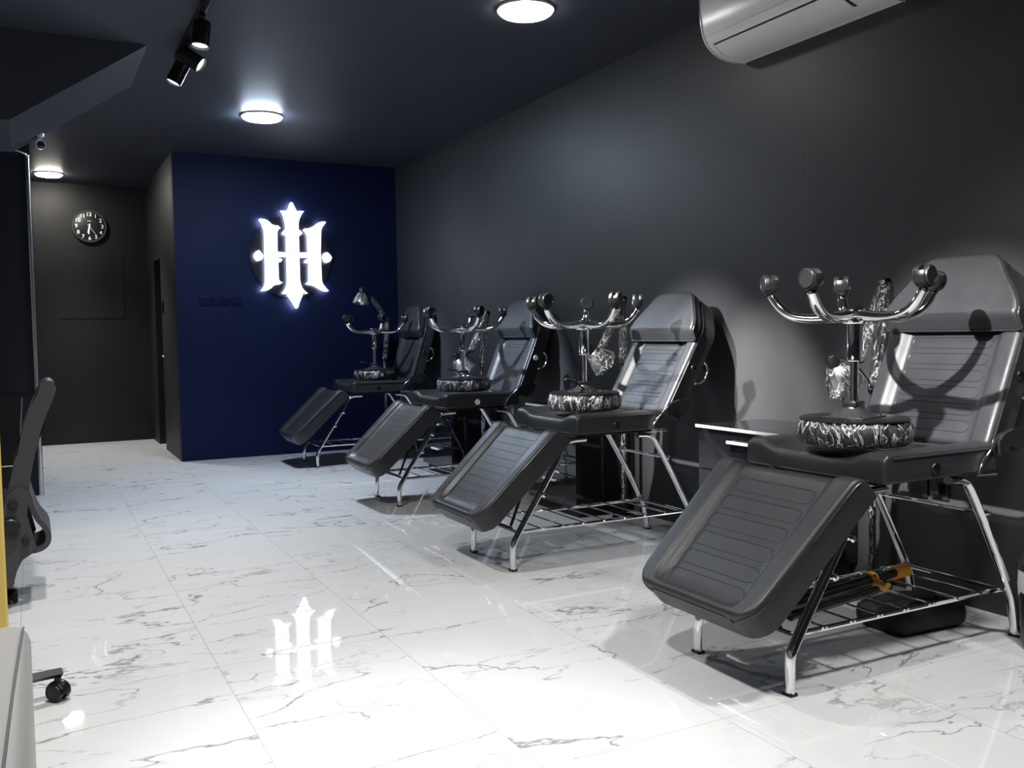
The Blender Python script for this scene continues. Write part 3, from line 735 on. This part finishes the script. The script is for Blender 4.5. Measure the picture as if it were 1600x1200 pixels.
# black bag on the floor below the near rack
bm = new(); box(bm, -.18, .18, -.12, .12, 0, .115, .045)
bmesh.ops.subdivide_edges(bm, edges=bm.edges, cuts=1, use_grid_fill=True)
random.seed(3)
for v in bm.verts:
    v.co.z *= 1-.22*abs(v.co.x/.20)**2; v.co.x += .008*math.sin(v.co.y*40); v.co.y += .008*math.sin(v.co.x*33)
bg = thing('black_bag', 'black soft bag lying on the floor under the nearest chair\'s rack', 'bag', (2.98, 2.40, 0))
link('bag_body', bm, M_bag, bg, 60)
bm = new(); tube(bm, smoothpts([(-.10, -.05, .100), (-.08, -.06, .122), (.06, -.06, .125), (.09, -.05, .100)], 2), .008, .004, 8); link('bag_strap', bm, M_bag, bg, 60)

# swing-top bin at the right picture edge
t = thing('waste_bin', 'black swing-top waste bin with white liner, right of the nearest chair', 'bin', (3.185, 1.955, 0))
bm = new(); lathe(bm, [(0, 0), (.10, 0), (.112, .02), (.118, .27), (0, .27)], n=32); link('bin_body', bm, M_softplastic, t, 40)
bm = new(); lathe(bm, [(.1195, .20), (.124, .225), (.122, .285), (.118, .285)], n=40)
for v in bm.verts:
    a = math.atan2(v.co.y, v.co.x)
    if v.co.z < .21: v.co.z += .018*math.sin(5*a)+.01*math.sin(11*a)
bmesh.ops.delete(bm, geom=[f for f in bm.faces if len(f.verts) > 4], context='FACES_ONLY'); link('bin_liner', bm, M_linerwhite, t, 60)
bm = new(); lathe(bm, [(0, .285), (.126, .285), (.128, .29), (.128, .31), (.118, .318), (.105, .345), (.07, .375), (0, .385)], n=32); link('bin_lid', bm, M_softplastic, t, 40)

# wall sockets below the near seat
for y, plug, lab in ((2.685, False, 'black wall socket under the nearest chair, left one of the pair'), (2.583, True, 'black wall socket with a plug, under the nearest chair, right of the pair')):
    t = thing('wall_socket', lab, 'socket', (XW, y, .466), 'sockets under the nearest chair')
    bm = new(); box(bm, -.010, -.0005, -.043, .043, -.043, .043, .003); link('cover_plate', bm, M_softplastic, t)
    if plug:
        bm = new(); box(bm, -.045, -.010, -.022, .022, -.02, .025, .006); link('plug', bm, M_plastic, t)
    else:
        bm = new(); box(bm, -.0125, -.010, -.018, .018, -.025, .0, .001); link('socket_insert', bm, M_plastic, t)

# ---------------------------------------------------------------- glowing sign
SL = [(1.958,2.284),(1.974,2.298),(2.019,2.295),(2.045,2.287),(2.066,2.271),(2.085,2.252),(2.103,2.243),(2.126,2.238),(2.146,2.240),(2.176,2.214),(2.155,2.203),(2.145,2.188),(2.139,2.16),(2.137,1.987),(2.137,1.930),(2.170,1.920),(2.182,1.907),(2.163,1.886),(2.14,1.884),(2.142,1.717),(2.155,1.700),(2.179,1.687),(2.141,1.668),(2.115,1.668),(2.092,1.659),(2.060,1.630),(2.031,1.612),(1.990,1.602),(1.958,1.604),(1.978,1.628),(1.991,1.65),(2.000,1.675),(2.004,1.704),(2.006,2.156),(2.003,2.185),(1.995,2.209),(1.983,2.245)]
SC = [(2.285,2.472),(2.297,2.465),(2.312,2.430),(2.331,2.394),(2.340,2.384),(2.360,2.391),(2.408,2.389),(2.387,2.365),(2.370,2.333),(2.356,2.30),(2.349,2.266),(2.349,2.206),(2.366,2.200),(2.372,2.186),(2.386,2.172),(2.365,2.151),(2.349,2.146),(2.349,1.72),(2.356,1.675),(2.371,1.638),(2.392,1.61),(2.423,1.586),(2.395,1.578),(2.369,1.583),(2.372,1.568),(2.360,1.545),(2.340,1.50),(2.321,1.444),(2.305,1.434),(2.289,1.438),(2.262,1.49),(2.232,1.535),(2.212,1.560),(2.215,1.580),(2.190,1.574),(2.162,1.581),(2.190,1.615),(2.206,1.652),(2.214,1.685),(2.216,1.718),(2.216,2.142),(2.195,2.145),(2.177,2.162),(2.193,2.180),(2.199,2.193),(2.215,2.198),(2.212,2.25),(2.206,2.285),(2.197,2.32),(2.184,2.352),(2.167,2.382),(2.205,2.386),(2.232,2.383),(2.243,2.403),(2.252,2.43),(2.261,2.452),(2.272,2.467)]
SR = [(2.616,2.298),(2.622,2.287),(2.605,2.265),(2.587,2.243),(2.578,2.225),(2.573,2.20),(2.562,1.988),(2.567,1.712),(2.578,1.68),(2.596,1.656),(2.615,1.632),(2.634,1.612),(2.612,1.601),(2.575,1.605),(2.544,1.617),(2.515,1.636),(2.483,1.655),(2.455,1.664),(2.425,1.667),(2.396,1.678),(2.418,1.690),(2.429,1.71),(2.431,1.88),(2.405,1.880),(2.389,1.890),(2.400,1.910),(2.427,1.92),(2.427,1.985),(2.425,2.14),(2.412,2.175),(2.386,2.20),(2.409,2.221),(2.440,2.222),(2.465,2.23),(2.495,2.245),(2.522,2.268),(2.550,2.285),(2.580,2.294)]
B1 = [(2.130,1.986),(2.222,1.981),(2.222,1.935),(2.130,1.935)]; B2 = [(2.345,1.983),(2.435,1.988),(2.435,1.933),(2.345,1.934)]
D1 = [(1.902,1.936),(1.910,1.962),(1.927,1.979),(1.950,1.996),(1.966,1.994),(1.985,1.966),(2.000,1.941),(1.990,1.915),(1.978,1.902),(1.943,1.890),(1.924,1.895),(1.910,1.915)]
D2 = [(2.570,1.939),(2.576,1.960),(2.590,1.980),(2.622,1.996),(2.640,1.988),(2.668,1.958),(2.675,1.943),(2.664,1.915),(2.652,1.902),(2.620,1.888),(2.598,1.890),(2.580,1.906)]
t = thing('wall_sign', 'glowing white three-stroke emblem sign on the navy back wall', 'sign', (2.285, YB, 1.94))
def rel(p): return [(a-2.285, b-1.94) for a, b in p]
bm = new(); lathe(bm, [(.405, .014), (.405, .022), (0, .022)], (-.003, 0, 0), (0, -1, 0), 72); lathe(bm, [(.03, 0), (.03, .014), (0, .014)], (0, 0, 0), (0, -1, 0), 20); link('backing_disc', bm, M_disc, t, 40)
def glyph(name, p):
    bm = new(); fs = prism(bm, rel(p), 'y', -.070, -.036)
    bmesh.ops.triangulate(bm, faces=[f for f in fs[:2]])
    bm.normal_update()
    bmesh.ops.recalc_face_normals(bm, faces=bm.faces)
    for f in bm.faces: f.material_index = 1 if f.normal.y > .5 else (0 if f.normal.y < -.5 else 2)
    o = link(name, bm, None, t, mats=[M_signface, M_signhalo, M_white])
    return o
for p in (SL, SC, SR): glyph('glyph_stroke', p)
for p in (B1, B2): glyph('glyph_bar', p)
for p in (D1, D2): glyph('glyph_dot', p)

# ---------------------------------------------------------------- clock
t = thing('wall_clock', 'round black wall clock with white numerals on the corridor end wall', 'clock', (.605, YC, 2.422))
bm = new(); lathe(bm, [(0, .001), (.168, .001), (.168, .03), (.160, .034), (0, .034)], d=(0, -1, 0), n=56); link('clock_case', bm, M_dial, t, 40)
bm = new(); lathe(bm, [(.160, .030), (.174, .028), (.178, .034), (.175, .044), (.164, .044), (.160, .038), (.160, .030)], d=(0, -1, 0), n=56, cap=False)
link('bezel', bm, M_bezel, t, 40)
def text_mesh(s, size, loc, m, parent, name, off=.004):
    cu = bpy.data.curves.new('txt', 'FONT'); cu.body = s; cu.size = size; cu.align_x = 'CENTER'; cu.align_y = 'CENTER'; cu.extrude = .001; cu.offset = off*.25
    ob = bpy.data.objects.new('txt', cu); COL.objects.link(ob)
    dg = bpy.context.evaluated_depsgraph_get(); me = bpy.data.meshes.new_from_object(ob.evaluated_get(dg))
    bpy.data.objects.remove(ob); bpy.data.curves.remove(cu)
    me.transform(Matrix.Rotation(math.radians(90), 4, 'X')); me.materials.clear(); me.materials.append(m)
    o = bpy.data.objects.new(name, me); COL.objects.link(o); o.parent = parent; o.location = loc; return o
for h in range(1, 13):
    a = math.radians(30*h); o = text_mesh(str(h), .058, (.132*math.sin(a), -.0355, .132*math.cos(a)), M_numeral, t, 'numeral', .002)
def hand(name, deg, L, w, back=.02, y=-.037):
    a = math.radians(deg); d = Vector((math.sin(a), 0, math.cos(a))); s = Vector((d.z, 0, -d.x)); bm = new()
    pts = [d*-back+s*w*.6, d*L+s*w*.5, d*L-s*w*.5, d*-back-s*w*.6]
    A = [bm.verts.new(p+Vector((0, y, 0))) for p in pts]; B = [bm.verts.new(p+Vector((0, y-.0015, 0))) for p in pts]
    bm.faces.new(A); bm.faces.new(B[::-1])
    for i in range(4): bm.faces.new((A[i], A[(i+1) % 4], B[(i+1) % 4], B[i]))
    link(name, bm, M_numeral, t)
hand('hour_hand', 192, .075, .013, .022, -.036); hand('minute_hand', 186, .088, .010, .03, -.038); hand('second_hand', 144, .10, .003, .03, -.040)
bm = new(); box(bm, -.02, .02, -.0355, -.035, .057, .062); link('dial_mark', bm, M_numeral, t)

# access panel on the corridor end wall
bm = new(); box(bm, .277, .944, YC-.006, YC-.0005, 1.40, 2.105, .002); pn = link('wall_access_panel', bm, M_corr); tag(pn, 'flush black access panel below the clock', 'panel')

# switches
for i, x in enumerate((1.448, 1.552, 1.648, 1.753)):
    w = ['leftmost', 'second from left', 'third from left', 'rightmost'][i]
    t = thing('light_switch', f'dark navy switch plate left of the glowing sign, {w} of the four', 'switch', (x, YB, 1.51), 'switch plates on the navy wall')
    bm = new(); box(bm, -.043, .043, -.010, -.0005, -.045, .045, .003); link('cover_plate', bm, M_navyplate, t)
    bm = new(); box(bm, -.026, .026, -.014, -.010, -.028, .028, .002); link('rocker', bm, M_navyplate, t)
t = thing('door_switch', 'black switch plate on the corridor wall beside the dark door', 'switch', (1.2, 10.04, 1.485))
bm = new(); box(bm, -.010, -.0005, -.043, .043, -.06, .06, .003); link('cover_plate', bm, M_plastic, t)
bm = new(); box(bm, -.014, -.010, -.025, .025, -.035, .035, .002); link('rocker', bm, M_plastic, t)

# ---------------------------------------------------------------- CCTV camera on the soffit
t = thing('security_camera', 'small white bullet security camera under the soffit', 'camera', (.088, 6.80, 2.494))
dv = Vector((.05, -1, -.12)).normalized()
bm = new(); lathe(bm, [(0, .012), (.030, .012), (.030, -.004), (.022, -.012), (0, -.012)], n=24); tube(bm, [(0, 0, -.01), (0, .01, -.035)], .010, n=12); link('mount', bm, M_white, t, 40)
bm = new(); c = Vector((0, .05, -.055)); lathe(bm, [(0, 0), (.022, 0), (.027, .008), (.028, .10), (.031, .112), (.027, .112), (.024, .104), (0, .104)], c, dv, 28); link('housing', bm, M_white, t, 40)
bm = new(); lathe(bm, [(.0235, .1045), (.018, .107), (0, .109)], c, dv, 24); link('lens', bm, M_skyblue, t, 40)

# chrome rail across the partition head
bm = new(); tube(bm, smoothpts([(-.9, PY-.05, 2.53), (-.20, PY-.05, 2.545), (-.07, PY-.05, 2.545), (-.01, PY-.05, 2.528), (.015, PY-.03, 2.512), (.015, PY-.0005, 2.505)], 2), .008, n=10)
rl = link('chrome_rail', bm, M_silver, None, 50); tag(rl, 'thin chrome rail across the head of the dark partition, below the soffit', 'rail')

# ---------------------------------------------------------------- office chair (mesh chair in profile at left edge)
t = thing('office_chair', 'black office chair in profile at the left edge, curved backrest', 'chair', (-.38, 4.66, 0))
o_ = Vector((-.38, 4.66, 0))
BR = [(.048,.972),(.066,.966),(.074,.946),(.066,.914),(.034,.84),(.014,.772),(-.016,.672),(-.036,.588),(-.046,.52),(-.052,.46)]
BL = [(.030,.962),(.010,.920),(-.013,.868),(-.051,.759),(-.077,.659),(-.101,.559),(-.114,.47)]
Y0, Y1 = -.20, .22
def side_frame(ya, yb):
    bm = new(); prism(bm, [(a+.38, b) for a, b in BR]+[(a+.38, b) for a, b in BL[::-1]], 'y', ya, yb, .008); return bm
for ya in (Y0, Y1-.03): link('back_frame', side_frame(ya, ya+.03), M_mesh, t, 50)
bm = new(); mid = [((a[0]+b[0])/2+.38, (a[1]+b[1])/2) for a, b in zip(BR[2:9], BL[1:7]+BL[6:])]
prism(bm, [(x+.005, z) for x, z in mid]+[(x-.005, z) for x, z in mid[::-1]], 'y', Y0+.03, Y1-.03); link('back_mesh', bm, M_plastic, t, 50)
bm = new(); tube(bm, [(.435, Y0+.02, .958), (.435, Y1-.02, .958)], .022, n=14); link('top_rail', bm, M_mesh, t, 50)
for ya in (Y0-.012, Y1-.018):
    bm = new(); prism(bm, [(.263,.492),(.30,.525),(.335,.50),(.322,.40),(.352,.26),(.335,.236),(.30,.215),(.275,.165),(.258,.10),(.235,.10),(.23,.2),(.235,.40)], 'y', ya, ya+.03, .006)
    mc = link('recline_bracket', bm, M_mesh, t, 50)
    for (x, z, r) in ((.276,.452,.020), (.262,.355,.040), (.318,.293,.016)):
        bm = new(); lathe(bm, [(0, .030), (r*.6, .030), (r*.62, .024), (r*.85, .024), (r, .018), (r, -.002)], (x, ya if ya < 0 else ya+.03, z), (0, -1 if ya < 0 else 1, 0), 28); link('recline_knob', bm, M_softplastic, mc, 40)
bow = smoothpts([(.322, 0, .545), (.345, 0, .44), (.366, 0, .375), (.398, 0, .335), (.410, 0, .30), (.404, 0, .262), (.375, 0, .240), (.33, 0, .236)], 2)
bp = [(p.x, p.z) for p in bow]
def off2(o):
    return [(p[0]+(bp[min(i+1, len(bp)-1)][1]-bp[max(i-1, 0)][1])*o/max(1e-6, math.hypot(bp[min(i+1, len(bp)-1)][0]-bp[max(i-1, 0)][0], bp[min(i+1, len(bp)-1)][1]-bp[max(i-1, 0)][1])),
             p[1]-(bp[min(i+1, len(bp)-1)][0]-bp[max(i-1, 0)][0])*o/max(1e-6, math.hypot(bp[min(i+1, len(bp)-1)][0]-bp[max(i-1, 0)][0], bp[min(i+1, len(bp)-1)][1]-bp[max(i-1, 0)][1]))) for i, p in enumerate(bp)]
bm = new(); prism(bm, off2(.011)+off2(-.011)[::-1], 'y', Y0+.022, Y1-.025); link('support_bow', bm, M_mesh, t, 50)
bm = new(); box(bm, -.26, .225, -.23, .23, .40, .475, .03); link('seat', bm, M_leather, t, 50)
bm = new(); box(bm, -.12, .24, -.10, .10, .335, .40, .01); link('tilt_mechanism', bm, M_plastic, t)
bm = new(); lathe(bm, [(0, .09), (.035, .09), (.035, .22), (.02, .225), (.02, .335), (0, .335)], n=24); link('gas_column', bm, M_plastic, t, 40)
def star_base(t, R, a0, n=5, r=.030, zc=.030, zleg=.085, hub=.045, m=M_softplastic):
    bm = new(); lathe(bm, [(0, zleg-.02), (hub, zleg-.02), (hub, zleg+.04), (hub*.8, zleg+.05), (0, zleg+.05)], n=24); link('hub', bm, m, t, 40)
    for k in range(n):
        a = a0+2*math.pi*k/n; c, s = math.cos(a), math.sin(a)
        bm = new(); tube(bm, [(.02*c, .02*s, zleg+.018), (R*.5*c, R*.5*s, zleg+.012), ((R+.012)*c, (R+.012)*s, zleg+.004)], .019, .015, 4, yaxis=(-s, c, 0), rs=[1.3, 1.1, 1.0]); lg = link('star_leg', bm, m, t)
        bh, bw_ = new(), new(); caster_bm(bh, bw_, (R*c, R*s, zc), (math.cos(a+.5), math.sin(a+.5), 0), up=-1, r=r-.001)
        link('caster', bh, M_plastic, lg, 40); link('caster_wheel', bw_, M_wheelface, lg, 40)
star_base(t, .27, math.radians(-22))

# rolling stool hidden behind the grey seat, one castor showing
t = thing('rolling_stool', 'black castor stool behind the grey seat, one leg and wheel showing on the floor', 'stool', (-.285, 3.135, 0))
star_base(t, .33, math.radians(18))
bm = new(); lathe(bm, [(0, .12), (.022, .12), (.022, .43), (0, .43)], n=20); link('gas_column', bm, M_chrome, t, 40)
bm = new(); lathe(bm, [(0, .43), (.14, .43), (.155, .445), (.155, .49), (.14, .505), (0, .508)], n=40); link('seat', bm, M_leather, t, 40)

# grey upholstered seat, lower left corner
t = thing('grey_armchair', 'pale grey leather seat with dark seam, lower left corner, in front of the yellow board', 'armchair', (-.36, 1.62, 0))
bm = new(); box(bm, -.34, .334, -.55, .41, .07, .602, .035)
link('upholstered_seat', bm, M_greyleather, t, 50)
bm = new(); tube(bm, smoothpts([(.322, .385, .594), (.321, .33, .6015), (.314, .10, .6025), (.309, -.10, .6025), (.305, -.30, .6025), (.300, -.50, .6015)], 2), .0022, n=6); link('seam', bm, M_greyseam, t, 60)
for sx in (-.22, .22):
    for sy in (-.45, .30):
        bm = new(); lathe(bm, [(0, 0), (.022, 0), (.026, .075), (0, .075)], (sx, sy, 0), n=16); link('foot', bm, M_plastic, t, 40)

# yellow board standing at the left edge
bm = new(); box(bm, -.34, -.083, 2.60, 2.64, 0.0, 1.135, .004)
yb = link('yellow_board', bm, M_yellow); tag(yb, 'yellow board standing upright at the left edge, behind the grey seat', 'board')
# black gloss counter behind the office chair
t = thing('counter', 'gloss black counter end with thin bright edge, behind the office chair at left', 'counter', (-.06, 6.3, 0))
bm = new(); prism(bm, [(-1.2, .27), (-.052, .27), (-.016, .77), (-.002, .815), (-1.2, .815)], 'y', .0, .5, .003); link('counter_body', bm, M_counter, t)
bm = new(); tube(bm, [(-.056, -.003, .268), (-.012, -.003, .812)], .004, n=6); tube(bm, [(-1.1, -.003, .40), (-.05, -.003, .40)], .003, n=6); link('edge_strip', bm, M_silver, t, 60)
bm = new(); box(bm, -1.15, -.13, .05, .45, 0, .268); link('plinth', bm, M_black, t)
